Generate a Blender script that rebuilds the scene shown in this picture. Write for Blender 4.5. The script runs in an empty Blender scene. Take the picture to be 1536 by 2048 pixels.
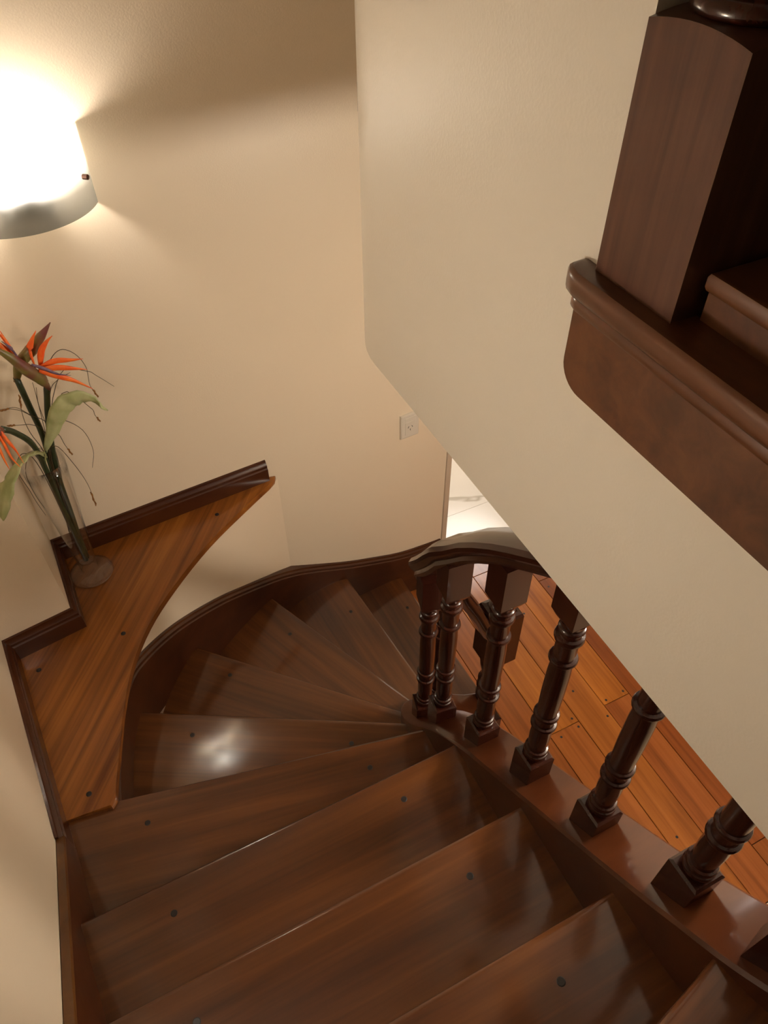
import bpy, bmesh, math, random
from mathutils import Vector, Matrix

S = bpy.context.scene
COL = S.collection
random.seed(7)

# ------------------------------------------------------------------ camera
cam_d = bpy.data.cameras.new('camera')
cam = bpy.data.objects.new('camera', cam_d)
COL.objects.link(cam)
cam_d.sensor_fit = 'VERTICAL'
cam_d.sensor_height = 24.0
cam_d.lens = 1500.0 / 2048.0 * 24.0
cam_d.clip_start = 0.02
rx = Vector((0.89789, -0.44014, -0.0083))       # camera right, in the world
dn = Vector((-0.32316, -0.64621, -0.69136))     # camera down
fw = Vector((0.29893, 0.62344, -0.72247))       # camera forward
M = Matrix((rx, -dn, -fw)).transposed().to_4x4()
M.translation = Vector((0, 0, 3.0))
cam.matrix_world = M
S.camera = cam

# ------------------------------------------------------------------ world, exposure
w = bpy.data.worlds.new('world')
S.world = w
w.use_nodes = True
w.node_tree.nodes['Background'].inputs[0].default_value = (1.0, 0.80, 0.58, 1)
w.node_tree.nodes['Background'].inputs[1].default_value = 0.10
S.view_settings.view_transform = 'Standard'
S.view_settings.look = 'None'
S.view_settings.exposure = 0.34
S.view_settings.gamma = 1.0
S.view_settings.use_curve_mapping = False
S.cycles.max_bounces = 6
S.cycles.diffuse_bounces = 4
S.cycles.glossy_bounces = 3
S.cycles.transparent_max_bounces = 12
S.cycles.caustics_reflective = False
S.cycles.use_light_tree = False


def area(name, loc, size, power, col, rot=(0, 0, 0)):
    l = bpy.data.lights.new(name, 'AREA')
    l.shape = 'DISK'
    l.size = size
    l.energy = power
    l.color = col
    o = bpy.data.objects.new(name, l)
    o.location = loc
    o.rotation_euler = rot
    COL.objects.link(o)
    return o


# ceiling lamps of the rooms (all point straight down)
hl = bpy.data.lights.new('hall_lamp', 'POINT')       # globe lamp just under the lower ceiling
hl.energy = 39
hl.shadow_soft_size = .09
hl.color = (1.0, .88, .74)
hlo = bpy.data.objects.new('hall_lamp', hl)
hlo.location = (1.30, .32, 1.96)
COL.objects.link(hlo)
area('kitchen_ceiling_light', (2.7, 3.9, 2.40), 0.9, 22, (1.0, 0.97, 0.93))
BULB = 205.0
BULB2 = 600.0

# ------------------------------------------------------------------ materials
def newmat(name):
    m = bpy.data.materials.new(name)
    m.use_nodes = True
    nt = m.node_tree
    return m, nt, nt.nodes['Principled BSDF']


def N(nt, t, **kw):
    n = nt.nodes.new(t)
    for k, v in kw.items():
        setattr(n, k, v)
    return n


def wood(name, dark, mid, light, rough=0.28, along=1.2, across=26.0, tint=False, coat=0.35, bump=0.06, vertical=False, coat_rough=.12):
    """varnished wood, grain running along the object's local X"""
    m, nt, b = newmat(name)
    tc = N(nt, 'ShaderNodeTexCoord')
    mp = N(nt, 'ShaderNodeMapping')
    mp.inputs['Scale'].default_value = (across, across, along) if vertical else (along, across, across)
    oi = N(nt, 'ShaderNodeObjectInfo')
    add = N(nt, 'ShaderNodeVectorMath', operation='ADD')
    sc = N(nt, 'ShaderNodeVectorMath', operation='SCALE')
    sc.inputs['Scale'].default_value = 17.0
    comb = N(nt, 'ShaderNodeCombineXYZ')
    for i in range(3):
        nt.links.new(oi.outputs['Random'], comb.inputs[i])
    nt.links.new(comb.outputs[0], sc.inputs[0])
    nt.links.new(tc.outputs['Object'], mp.inputs[0])
    nt.links.new(mp.outputs[0], add.inputs[0])
    nt.links.new(sc.outputs[0], add.inputs[1])
    n1 = N(nt, 'ShaderNodeTexNoise')
    n1.inputs['Scale'].default_value = 1.0
    n1.inputs['Detail'].default_value = 6
    n1.inputs['Roughness'].default_value = 0.62
    n1.inputs['Distortion'].default_value = 0.5
    nt.links.new(add.outputs[0], n1.inputs['Vector'])
    mp2 = N(nt, 'ShaderNodeMapping')
    mp2.inputs['Scale'].default_value = (0.9, 4.5, 4.5)
    nt.links.new(tc.outputs['Object'], mp2.inputs[0])
    n2 = N(nt, 'ShaderNodeTexNoise')
    n2.inputs['Scale'].default_value = 1.6
    n2.inputs['Detail'].default_value = 3
    nt.links.new(mp2.outputs[0], n2.inputs['Vector'])
    mx = N(nt, 'ShaderNodeMath', operation='MULTIPLY_ADD')
    mx.inputs[1].default_value = 0.65
    nt.links.new(n1.outputs['Fac'], mx.inputs[0])
    m3 = N(nt, 'ShaderNodeMath', operation='MULTIPLY')
    m3.inputs[1].default_value = 0.35
    nt.links.new(n2.outputs['Fac'], m3.inputs[0])
    nt.links.new(m3.outputs[0], mx.inputs[2])
    cr = N(nt, 'ShaderNodeValToRGB')
    e = cr.color_ramp.elements
    e[0].position = 0.33
    e[0].color = (*dark, 1)
    e[1].position = 0.68
    e[1].color = (*light, 1)
    x = e.new(0.5)
    x.color = (*mid, 1)
    nt.links.new(mx.outputs[0], cr.inputs[0])
    col = cr.outputs[0]
    if tint:
        mul = N(nt, 'ShaderNodeMix', data_type='RGBA', blend_type='MULTIPLY')
        mul.inputs['Factor'].default_value = 1.0
        nt.links.new(col, mul.inputs['A'])
        nt.links.new(oi.outputs['Color'], mul.inputs['B'])
        col = mul.outputs['Result']
    nt.links.new(col, b.inputs['Base Color'])
    b.inputs['Roughness'].default_value = rough
    b.inputs['Coat Weight'].default_value = coat
    b.inputs['Coat Roughness'].default_value = coat_rough
    b.inputs['Specular IOR Level'].default_value = .2
    bp = N(nt, 'ShaderNodeBump')
    bp.inputs['Strength'].default_value = bump
    bp.inputs['Distance'].default_value = 0.004
    nt.links.new(n1.outputs['Fac'], bp.inputs['Height'])
    nt.links.new(bp.outputs[0], b.inputs['Normal'])
    return m


def plaster(name, col, scale=240.0, bump=0.13, rough=0.38):
    m, nt, b = newmat(name)
    tc = N(nt, 'ShaderNodeTexCoord')
    n = N(nt, 'ShaderNodeTexNoise')
    n.inputs['Scale'].default_value = scale
    n.inputs['Detail'].default_value = 3
    nt.links.new(tc.outputs['Object'], n.inputs['Vector'])
    bp = N(nt, 'ShaderNodeBump')
    bp.inputs['Strength'].default_value = bump
    bp.inputs['Distance'].default_value = 0.003
    nt.links.new(n.outputs['Fac'], bp.inputs['Height'])
    nt.links.new(bp.outputs[0], b.inputs['Normal'])
    n2 = N(nt, 'ShaderNodeTexNoise')
    n2.inputs['Scale'].default_value = 2.2
    n2.inputs['Detail'].default_value = 2
    nt.links.new(tc.outputs['Object'], n2.inputs['Vector'])
    cr = N(nt, 'ShaderNodeValToRGB')
    cr.color_ramp.elements[0].color = (col[0] * .96, col[1] * .95, col[2] * .93, 1)
    cr.color_ramp.elements[1].color = (*col, 1)
    nt.links.new(n2.outputs['Fac'], cr.inputs[0])
    nt.links.new(cr.outputs[0], b.inputs['Base Color'])
    b.inputs['Roughness'].default_value = rough
    return m


def plain(name, col, rough=0.5, spec=0.5, metal=0.0):
    m, nt, b = newmat(name)
    n = N(nt, 'ShaderNodeTexNoise')
    n.inputs['Scale'].default_value = 40
    cr = N(nt, 'ShaderNodeValToRGB')
    cr.color_ramp.elements[0].color = (*[c * .88 for c in col], 1)
    cr.color_ramp.elements[1].color = (*col, 1)
    nt.links.new(n.outputs['Fac'], cr.inputs[0])
    nt.links.new(cr.outputs[0], b.inputs['Base Color'])
    b.inputs['Roughness'].default_value = rough
    b.inputs['Metallic'].default_value = metal
    b.inputs['Specular IOR Level'].default_value = spec
    return m


def gradient_plant(name, c0, c1, axis_scale, rough=0.5, transl=0.0, stripes=0.0):
    m, nt, b = newmat(name)
    n = N(nt, 'ShaderNodeTexNoise')
    n.inputs['Scale'].default_value = axis_scale
    n.inputs['Detail'].default_value = 4
    tc = N(nt, 'ShaderNodeTexCoord')
    nt.links.new(tc.outputs['Object'], n.inputs['Vector'])
    cr = N(nt, 'ShaderNodeValToRGB')
    cr.color_ramp.elements[0].position = .35
    cr.color_ramp.elements[1].position = .65
    cr.color_ramp.elements[0].color = (*c0, 1)
    cr.color_ramp.elements[1].color = (*c1, 1)
    nt.links.new(n.outputs['Fac'], cr.inputs[0])
    nt.links.new(cr.outputs[0], b.inputs['Base Color'])
    b.inputs['Roughness'].default_value = rough
    return m


TREAD = wood('tread_wood', (.050, .0135, .0035), (.087, .0255, .0052), (.125, .041, .0082), rough=.42, along=1.4, across=34, coat=1.0, bump=.05, coat_rough=.11)
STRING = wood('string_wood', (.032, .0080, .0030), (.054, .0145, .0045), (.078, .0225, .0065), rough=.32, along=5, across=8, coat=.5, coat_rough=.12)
SHELF = wood('shelf_wood', (.095, .026, .005), (.225, .073, .012), (.37, .135, .021), rough=.36, along=1.0, across=42, coat=.6, coat_rough=.15)
PLANK = wood('plank_wood', (.17, .047, .010), (.29, .092, .018), (.38, .130, .028), rough=.34, along=1.0, across=26, tint=True, coat=.6, coat_rough=.14)
TURNED = wood('turned_wood', (.014, .003, .002), (.024, .0058, .003), (.038, .0100, .0045), rough=.26, along=3, across=30, coat=.45, vertical=True, bump=.02)
POST = wood('post_wood', (.050, .020, .012), (.075, .031, .018), (.100, .044, .027), rough=.34, along=2.5, across=45, vertical=True, bump=.03)
FASCIA = wood('fascia_wood', (.050, .017, .006), (.085, .029, .010), (.120, .044, .015), rough=.38, along=2, across=24, coat=.6, coat_rough=.16)
WALL = plaster('wall_paint', (.82, .70, .535))
WALLR = plaster('wall_paint_pale', (.82, .765, .685))
CEIL = plaster('ceiling_paint', (.85, .79, .70), bump=.05)
GAP = plain('dark_subfloor', (.020, .009, .005), .8)
PLUG = plain('plug_dark', (.012, .007, .006), .45)
WHITE = plain('white_plastic', (.72, .66, .56), .35)
FRAME = plain('frame_paint', (.62, .50, .38), .45)
CREAM = plain('cream_stone', (.66, .52, .37), .35)
SLOT = plain('slot_dark', (.02, .018, .016), .5)
METAL = plain('screw_metal', (.10, .045, .03), .35, metal=.6)

# marble
MARBLE, nt, b = newmat('white_marble')
tc = N(nt, 'ShaderNodeTexCoord')
n = N(nt, 'ShaderNodeTexNoise')
n.inputs['Scale'].default_value = 1.3
n.inputs['Detail'].default_value = 4
n.inputs['Distortion'].default_value = 1.0
nt.links.new(tc.outputs['Object'], n.inputs['Vector'])
ab = N(nt, 'ShaderNodeMath', operation='SUBTRACT')
ab.inputs[1].default_value = .5
nt.links.new(n.outputs['Fac'], ab.inputs[0])
ab2 = N(nt, 'ShaderNodeMath', operation='ABSOLUTE')
nt.links.new(ab.outputs[0], ab2.inputs[0])
cr = N(nt, 'ShaderNodeValToRGB')
cr.color_ramp.elements[0].color = (.50, .46, .38, 1)
cr.color_ramp.elements[1].position = .018
cr.color_ramp.elements[1].color = (.86, .84, .80, 1)
nt.links.new(ab2.outputs[0], cr.inputs[0])
nt.links.new(cr.outputs[0], b.inputs['Base Color'])
b.inputs['Roughness'].default_value = .15

# clear glass of the vase (thin walled: mostly clear, mirror-like towards the rims)
GLASS, nt, b = newmat('clear_glass')
out = nt.nodes['Material Output']
tp = N(nt, 'ShaderNodeBsdfTransparent')
tp.inputs[0].default_value = (.99, .99, .985, 1)
gl = N(nt, 'ShaderNodeBsdfGlossy')
gl.inputs['Roughness'].default_value = .03
lw = N(nt, 'ShaderNodeLayerWeight')
pw = N(nt, 'ShaderNodeMath', operation='POWER')
pw.inputs[1].default_value = 3.5
nt.links.new(lw.outputs['Facing'], pw.inputs[0])
fr = N(nt, 'ShaderNodeMath', operation='MULTIPLY_ADD')
fr.inputs[1].default_value = .9
fr.inputs[2].default_value = .06
nt.links.new(pw.outputs[0], fr.inputs[0])
mg = N(nt, 'ShaderNodeMixShader')
nt.links.new(fr.outputs[0], mg.inputs[0])
nt.links.new(tp.outputs[0], mg.inputs[1])
nt.links.new(gl.outputs[0], mg.inputs[2])
nt.links.new(mg.outputs[0], out.inputs[0])

# frosted shade glass
SHADE, nt, b = newmat('frosted_glass')
out = nt.nodes['Material Output']
tr = N(nt, 'ShaderNodeBsdfTranslucent')
df = N(nt, 'ShaderNodeBsdfDiffuse')
df.inputs[0].default_value = (.5, .51, .48, 1)
gl = N(nt, 'ShaderNodeBsdfGlossy')
gl.inputs['Roughness'].default_value = .2
tp = N(nt, 'ShaderNodeBsdfTransparent')
tp.inputs[0].default_value = (.96, .97, .94, 1)
m1 = N(nt, 'ShaderNodeMixShader')
m1.inputs[0].default_value = .35
nt.links.new(tr.outputs[0], m1.inputs[1])
nt.links.new(df.outputs[0], m1.inputs[2])
m2 = N(nt, 'ShaderNodeMixShader')
m2.inputs[0].default_value = .06
nt.links.new(m1.outputs[0], m2.inputs[1])
nt.links.new(gl.outputs[0], m2.inputs[2])
m3_ = N(nt, 'ShaderNodeMixShader')
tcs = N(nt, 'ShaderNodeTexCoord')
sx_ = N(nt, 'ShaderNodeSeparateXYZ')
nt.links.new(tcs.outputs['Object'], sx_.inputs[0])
mr = N(nt, 'ShaderNodeMapRange')  # translucent colour drops in the lower band, painting a dimmer glow there
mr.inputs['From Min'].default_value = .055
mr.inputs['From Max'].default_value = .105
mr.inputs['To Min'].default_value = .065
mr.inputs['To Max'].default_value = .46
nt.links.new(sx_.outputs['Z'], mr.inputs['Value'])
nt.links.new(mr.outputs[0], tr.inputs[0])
m3_.inputs[0].default_value = .35
nt.links.new(m2.outputs[0], m3_.inputs[1])
nt.links.new(tp.outputs[0], m3_.inputs[2])
nt.links.new(m3_.outputs[0], out.inputs[0])

def glow(name, strength):
    m, nt, b = newmat(name)
    b.inputs['Base Color'].default_value = (1, .9, .75, 1)
    b.inputs['Emission Color'].default_value = (1.0, .90, .80, 1)
    b.inputs['Emission Strength'].default_value = strength
    return m


EMIT = glow('bulb_glow', BULB)
EMIT2 = glow('bulb_glow_strong', BULB2)

ORANGE = gradient_plant('orange_petal', (.85, .10, .012), (.95, .22, .03), 30, .45)
BLUE = gradient_plant('violet_petal', (.13, .07, .12), (.22, .13, .20), 60, .5)
BRACT = gradient_plant('bract_skin', (.17, .17, .035), (.16, .040, .035), 20, .4)
STEMG = gradient_plant('stem_green', (.018, .030, .012), (.035, .050, .018), 25, .4)
LEAF = gradient_plant('pale_leaf', (.36, .40, .17), (.52, .54, .28), 22, .55)
DRY = gradient_plant('dry_strand', (.055, .035, .016), (.10, .065, .025), 30, .6)
SEED = gradient_plant('seed_head', (.20, .075, .012), (.30, .13, .02), 90, .6)


# ------------------------------------------------------------------ mesh helpers
def link(name, me, mat, parent=None, kind=None, smooth=False):
    if mat is not None:
        me.materials.append(mat)
    if smooth:
        for p in me.polygons:
            p.use_smooth = True
    o = bpy.data.objects.new(name, me)
    COL.objects.link(o)
    if parent is not None:
        o.parent = parent
    if kind:
        o['kind'] = kind
    return o


def from_bm(name, bm, mat, parent=None, kind=None, smooth=False):
    bmesh.ops.recalc_face_normals(bm, faces=bm.faces)
    me = bpy.data.meshes.new(name)
    bm.to_mesh(me)
    bm.free()
    return link(name, me, mat, parent, kind, smooth)


def empty(name, label, cat, loc=(0, 0, 0), group=None):
    o = bpy.data.objects.new(name, None)
    o.empty_display_size = .05
    o.location = loc
    COL.objects.link(o)
    o['label'] = label
    o['category'] = cat
    if group:
        o['group'] = group
    return o


def adopt(child, parent):
    """parent without moving (parents are only translated)"""
    child.parent = parent
    child.location = Vector(child.location) - Vector(parent.location)


def structure(o, label, cat='wall'):
    o['kind'] = 'structure'
    o['label'] = label
    o['category'] = cat
    return o


def shade_auto(o, ang=35):
    me = o.data
    for p in me.polygons:
        p.use_smooth = True
    bm = bmesh.new()
    bm.from_mesh(me)
    for e in bm.edges:
        if len(e.link_faces) == 2:
            e.smooth = e.calc_face_angle(0) < math.radians(ang)
    bm.to_mesh(me)
    bm.free()


def add_prism(bm, poly, z0, z1):
    lo = [bm.verts.new((x, y, z0)) for x, y in poly]
    hi = [bm.verts.new((x, y, z1)) for x, y in poly]
    n = len(poly)
    fs = [bm.faces.new(hi), bm.faces.new(lo[::-1])]
    for i in range(n):
        j = (i + 1) % n
        fs.append(bm.faces.new((lo[i], lo[j], hi[j], hi[i])))
    return lo, hi, fs


def add_box(bm, x0, x1, y0, y1, z0, z1):
    return add_prism(bm, [(x0, y0), (x1, y0), (x1, y1), (x0, y1)], z0, z1)


def bevel(bm, edges, off, seg=2):
    bmesh.ops.bevel(bm, geom=list(edges), offset=off, segments=seg, profile=.5, affect='EDGES')


def local(pts, org, ang):
    c, s = math.cos(-ang), math.sin(-ang)
    return [((x - org[0]) * c - (y - org[1]) * s, (x - org[0]) * s + (y - org[1]) * c) for x, y in pts]


def board(name, poly, z0, z1, mat, ang=0.0, parent=None, round_edges=None, off=.012, seg=3, small=.0015, kind=None):
    """flat board from a plan polygon; local X (the grain) along ang; some top/bottom edges rounded"""
    org = (sum(p[0] for p in poly) / len(poly), sum(p[1] for p in poly) / len(poly))
    lp = local(poly, org, ang)
    bm = bmesh.new()
    lo, hi, fs = add_prism(bm, lp, 0, z1 - z0)
    n = len(lp)
    if round_edges is not None:
        es = []
        for i in round_edges:
            j = (i + 1) % n
            for L in (hi, lo):
                e = bm.edges.get((L[i], L[j]))
                if e:
                    es.append(e)
        bevel(bm, es, off, seg)
    elif small:
        es = [bm.edges.get((hi[i], hi[(i + 1) % n])) for i in range(n)]
        bevel(bm, es, small, 1)
    o = from_bm(name, bm, mat, None, kind)
    o.location = (org[0], org[1], z0)
    o.rotation_euler = (0, 0, ang)
    shade_auto(o, 30)
    if parent is not None:
        adopt(o, parent)
    return o


def sweep(name, path, prof, mat, parent=None, caps=True, kind=None, auto=35, perp=False):
    """sweep profile [(u across, v up)] along 3D path, sections stay vertical"""
    bm = bmesh.new()
    rings = []
    n = len(path)
    for i, p in enumerate(path):
        a = Vector(path[max(i - 1, 0)])
        c = Vector(path[min(i + 1, n - 1)])
        p = Vector(p)
        t1 = (p - a)
        t2 = (c - p)
        t1.z = t2.z = 0
        if t1.length < 1e-7:
            t1 = t2.copy()
        if t2.length < 1e-7:
            t2 = t1.copy()
        t1.normalize()
        t2.normalize()
        t = (t1 + t2).normalized()
        k = 1.0 / max(.5, t.dot(t2))
        nr = Vector((-t.y, t.x, 0)) * k
        vs = 1.0
        if perp:
            dd = c - a
            vs = min(2.2, math.sqrt(1 + (dd.z / max(1e-6, math.hypot(dd.x, dd.y))) ** 2))
        rings.append([bm.verts.new(p + nr * u + Vector((0, 0, v * vs))) for u, v in prof])
    m = len(prof)
    for a, c in zip(rings[:-1], rings[1:]):
        for j in range(m):
            k = (j + 1) % m
            bm.faces.new((a[j], a[k], c[k], c[j]))
    if caps:
        bm.faces.new(rings[0][::-1])
        bm.faces.new(rings[-1])
    o = from_bm(name, bm, mat, None, kind)
    shade_auto(o, auto)
    if parent is not None:
        adopt(o, parent)
    return o


def lathe_verts(bm, prof, seg=20, cx=0, cy=0):
    rings = []
    for r, z in prof:
        rings.append([bm.verts.new((cx + r * math.cos(2 * math.pi * i / seg), cy + r * math.sin(2 * math.pi * i / seg), z)) for i in range(seg)])
    for a, c in zip(rings[:-1], rings[1:]):
        for i in range(seg):
            j = (i + 1) % seg
            bm.faces.new((a[i], a[j], c[j], c[i]))
    bm.faces.new(rings[0][::-1])
    bm.faces.new(rings[-1])


def catmull(pts, per=6):
    P = [Vector(p) for p in pts]
    P = [P[0] * 2 - P[1]] + P + [P[-1] * 2 - P[-2]]
    out = []
    for i in range(1, len(P) - 2):
        for k in range(per):
            t = k / per
            a, b_, c, d = P[i - 1], P[i], P[i + 1], P[i + 2]
            out.append(.5 * ((2 * b_) + (c - a) * t + (2 * a - 5 * b_ + 4 * c - d) * t * t + (3 * b_ - a - 3 * c + d) * t ** 3))
    out.append(P[-2])
    return out


def tube_verts(bm, pts, radii, seg=8, flat=1.0):
    rings = []
    up0 = Vector((0, 0, 1))
    for i, p in enumerate(pts):
        t = (pts[min(i + 1, len(pts) - 1)] - pts[max(i - 1, 0)]).normalized()
        up = up0 if abs(t.dot(up0)) < .95 else Vector((0, 1, 0))
        s = t.cross(up).normalized()
        u = s.cross(t).normalized()
        r = radii[i] if isinstance(radii, (list, tuple)) else radii
        rings.append([bm.verts.new(p + (s * math.cos(2 * math.pi * k / seg) * flat + u * math.sin(2 * math.pi * k / seg)) * r) for k in range(seg)])
    for a, c in zip(rings[:-1], rings[1:]):
        for i in range(seg):
            j = (i + 1) % seg
            bm.faces.new((a[i], a[j], c[j], c[i]))
    bm.faces.new(rings[0][::-1])
    bm.faces.new(rings[-1])


def offset_poly(pts, d):
    """offset an open plan polyline to its left by d"""
    out = []
    n = len(pts)
    for i in range(n):
        a = Vector(pts[max(i - 1, 0)][:2])
        c = Vector(pts[min(i + 1, n - 1)][:2])
        t = (c - a).normalized()
        out.append((pts[i][0] - t.y * d, pts[i][1] + t.x * d))
    return out


def lerp_table(tab, x):
    if x <= tab[0][0]:
        return tab[0][1]
    for (x0, y0), (x1, y1) in zip(tab[:-1], tab[1:]):
        if x <= x1:
            return y0 + (y1 - y0) * (x - x0) / (x1 - x0)
    return tab[-1][1]


# ------------------------------------------------------------------ plan data (metres, lower floor at z = 0)
RISE = .18
def zk(k):
    return 1.8 - RISE * k

# face of the curved wall string towards the treads
SC = [(-.283, 1.03), (-.263, 1.128), (-.222, 1.285), (-.160, 1.412), (-.082, 1.532), (.030, 1.652), (.195, 1.778),
      (.388, 1.890), (.500, 1.946), (.600, 1.973), (.754, 1.990), (1.05, 2.012), (1.28, 2.028)]
SCs = [(p.x, p.y) for p in catmull([(x, y, 0) for x, y in SC], 6)]
def wallx(y):                    # left wall plane
    return -.404 - .068 * (y - .705)
def wally(x):                    # back wall plane
    return 1.9605 + .07 * x
CORNER_A = (-.276, 1.941)
CORNER_B = (-.266, 1.632)
CORNER_C = (-.466, 1.600)
SHELF_Z = 1.095
LOW_CEIL = 2.158
UP_FLOOR = 2.62
TOP = 4.75

# ------------------------------------------------------------------ shell
def slab_wall(name, poly, z0, z1, mat, label):
    bm = bmesh.new()
    add_prism(bm, poly, z0, z1)
    o = from_bm(name, bm, mat)
    return structure(o, label)

# back wall, pilaster and left wall
slab_wall('wall_back', [(-.276, 1.941), (1.285, wally(1.285)), (1.285, wally(1.285) + .14), (-.276, 2.09)], 0, TOP, WALL,
          'cream plastered back wall carrying the glass wall light')
slab_wall('wall_pilaster', [CORNER_B, CORNER_A, (-.276, 2.09), (-.60, 2.09), (-.60, 1.59), CORNER_C], 0, TOP, WALL,
          'cream wall projection behind the vase at the shelf corner')
slab_wall('wall_left', [(wallx(-1.6), -1.6), CORNER_C, (-.60, 1.59), (-.60, -1.6)], 0, TOP, WALL,
          'cream plastered left wall beside the stair string')
slab_wall('wall_front', [(-1.6, -3.4), (3.4, -3.4), (3.4, -3.52), (-1.6, -3.52)], 0, TOP, WALL,
          'cream wall behind the viewer at the top of the stairs')
slab_wall('wall_far', [(3.3, -3.4), (3.4, -3.4), (3.4, 4.5), (3.3, 4.5)], 0, TOP, WALL, 'cream wall at the far side of the lower hall')
slab_wall('wall_kitchen', [(1.0, 4.5), (3.4, 4.5), (3.4, 4.6), (1.0, 4.6)], 0, TOP, WALL, 'pale wall at the end of the marble room')
slab_wall('wall_kitchen_side', [(1.0, 2.18), (1.1, 2.18), (1.1, 4.5), (1.0, 4.5)], 0, LOW_CEIL + .3, WALL, 'pale side wall of the marble room')
bm = bmesh.new()
add_box(bm, -1.7, 3.4, -3.52, 4.6, TOP, TOP + .1)
structure(from_bm('ceiling', bm, CEIL), 'pale ceiling high above the stairwell', 'ceiling')

# curved lower wall under the shelf
back = [p for p in offset_poly(SCs, .022) if p[0] < .30]
back = back + [(p.x, p.y) for p in catmull([(*back[-1], 0), (.385, 1.918, 0), (.455, 1.962, 0), (.520, 1.9972, 0)], 6)][1:]
bm = bmesh.new()
lo, hi = [], []
for x, y in back:
    zt_ = SHELF_Z - .026
    lo.append(bm.verts.new((x, y, 0)))
    hi.append((bm.verts.new((x, y, zt_)), bm.verts.new((x - .05 if x < .40 else x, max(y, min(y + .07, wally(x) + .012)), SHELF_Z - .026))))
for i in range(len(back) - 1):
    bm.faces.new((lo[i], lo[i + 1], hi[i + 1][0], hi[i][0]))
    bm.faces.new((hi[i][0], hi[i + 1][0], hi[i + 1][1], hi[i][1]))
e0 = bm.verts.new((back[0][0] - .05, back[0][1] + .07, 0))
bm.faces.new((lo[0], hi[0][0], hi[0][1], e0))
o = from_bm('wall_curved', bm, WALL)
shade_auto(o, 30)
structure(o, 'curved cream lower wall following the winder steps below the shelf')

# right wall: apron of the upper floor with rounded corner
R0, YC = .20, 1.086
path = [(.505, -1.6), (.505, -.6), (.505, .1), (.505, .538)] + [(.505, .53 + .12 * i) for i in range(1, 4)]
arc = [(.505 + R0 - R0 * math.cos(a), YC + R0 * math.sin(a)) for a in [math.pi / 2 * i / 14 for i in range(15)]]
path = path + arc + [(1.4, YC + R0), (3.3, YC + R0)]
inn = []
for x, y in path:
    inn.append((max(x + .10, .605) if y < YC else max(x, .605), min(y, YC + R0 - .10)))
bm = bmesh.new()
zs = [LOW_CEIL, UP_FLOOR - .03, TOP]
V = [[bm.verts.new((x, y, z)) for z in zs] for x, y in path]
W = [[bm.verts.new((x, y, z)) for z in zs] for x, y in inn]
for i in range(len(path) - 1):
    for k in range(2):
        if k == 1 and path[i][1] < .537:
            continue
        bm.faces.new((V[i][k], V[i + 1][k], V[i + 1][k + 1], V[i][k + 1]))
        try:
            bm.faces.new((W[i][k], W[i][k + 1], W[i + 1][k + 1], W[i + 1][k]))
        except ValueError:
            pass
    try:
        bm.faces.new((V[i][0], W[i][0], W[i + 1][0], V[i + 1][0]))
    except ValueError:
        pass
bm.faces.new((V[3][1], V[3][2], W[3][2], W[3][1]))
bmesh.ops.remove_doubles(bm, verts=bm.verts, dist=1e-5)
o = from_bm('wall_right', bm, WALLR)
shade_auto(o, 40)
structure(o, 'pale plaster wall with rounded vertical corner hanging over the lower hall')

# lower ceiling / upper floor slab
bm = bmesh.new()
add_box(bm, .606, 3.3, -1.6, YC + R0 - .101, LOW_CEIL, LOW_CEIL + .05)
structure(from_bm('ceiling_lower', bm, CEIL), 'cream ceiling of the lower hall under the upper floor', 'ceiling')
bm = bmesh.new()
add_box(bm, 1.1, 3.3, 2.19, 4.5, LOW_CEIL + .30, LOW_CEIL + .35)
structure(from_bm('ceiling_kitchen', bm, CEIL), 'white ceiling of the marble room', 'ceiling')

# upper landing floor, beyond the newel
bm = bmesh.new()
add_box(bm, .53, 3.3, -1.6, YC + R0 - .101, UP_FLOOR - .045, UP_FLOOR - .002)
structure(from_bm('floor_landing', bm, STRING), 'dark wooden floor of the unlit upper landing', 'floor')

# baseboards on the shelf (moulded top)
SKP = [(0, 0), (.020, 0), (.020, .068), (.016, .072), (.016, .082), (.008, .090), (.006, .098), (0, .10)]
def skirt(name, pts, z, label, flip=False, h=1.0):
    prof = [(u * (-1 if flip else 1), v * h) for u, v in SKP]
    o = sweep(name, [(x, y, z) for x, y in pts], prof, STRING)
    structure(o, label, 'baseboard')
    return o

skirt('baseboard_back', [(.482, wally(.482)), CORNER_A], SHELF_Z - .012, 'dark wooden skirting on the back wall above the corner shelf')
skirt('baseboard_side', [CORNER_A, CORNER_B, CORNER_C], SHELF_Z - .012, 'dark wooden skirting wrapping the wall projection beside the vase')
skirt('baseboard_left', [CORNER_C, (wallx(.955), .955)], SHELF_Z - .012, 'dark wooden skirting on the left wall along the shelf')

# ------------------------------------------------------------------ floors of the lower level
bm = bmesh.new()
add_box(bm, .6, 3.3, .17, 2.12, -.06, -.021)
floor = structure(from_bm('floor', bm, GAP), 'warm orange-brown plank floor of the lower hall', 'floor')
XB = [.73, .87, 1.01, 1.15, 1.292, 1.446, 1.592, 1.729, 1.867, 2.007, 2.147, 2.287, 2.427, 2.567, 2.707, 2.847, 2.987, 3.127, 3.29]
JOINT = {.73: [.9], .87: [.62, 1.5], 1.01: [.95], 1.15: [.52], 1.292: [1.076], 1.446: [1.972], 1.592: [1.088], 1.729: [.35, 1.80], 1.867: [1.1]}
TINT = {(1.292, 1): (1.25, 1.30, 1.0), (1.592, 1): (1.32, 1.34, 1.0), (1.446, 0): (1.10, 1.10, .95), (1.592, 0): (.98, .90, .98),
        (1.292, 0): (.98, .93, .9), (1.15, 0): (.92, .86, .86), (1.15, 1): (.90, .86, .88), (1.01, 0): (.78, .74, .78),
        (1.729, 0): (.92, .86, .90), (1.729, 1): (.80, .66, .66)}
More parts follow.
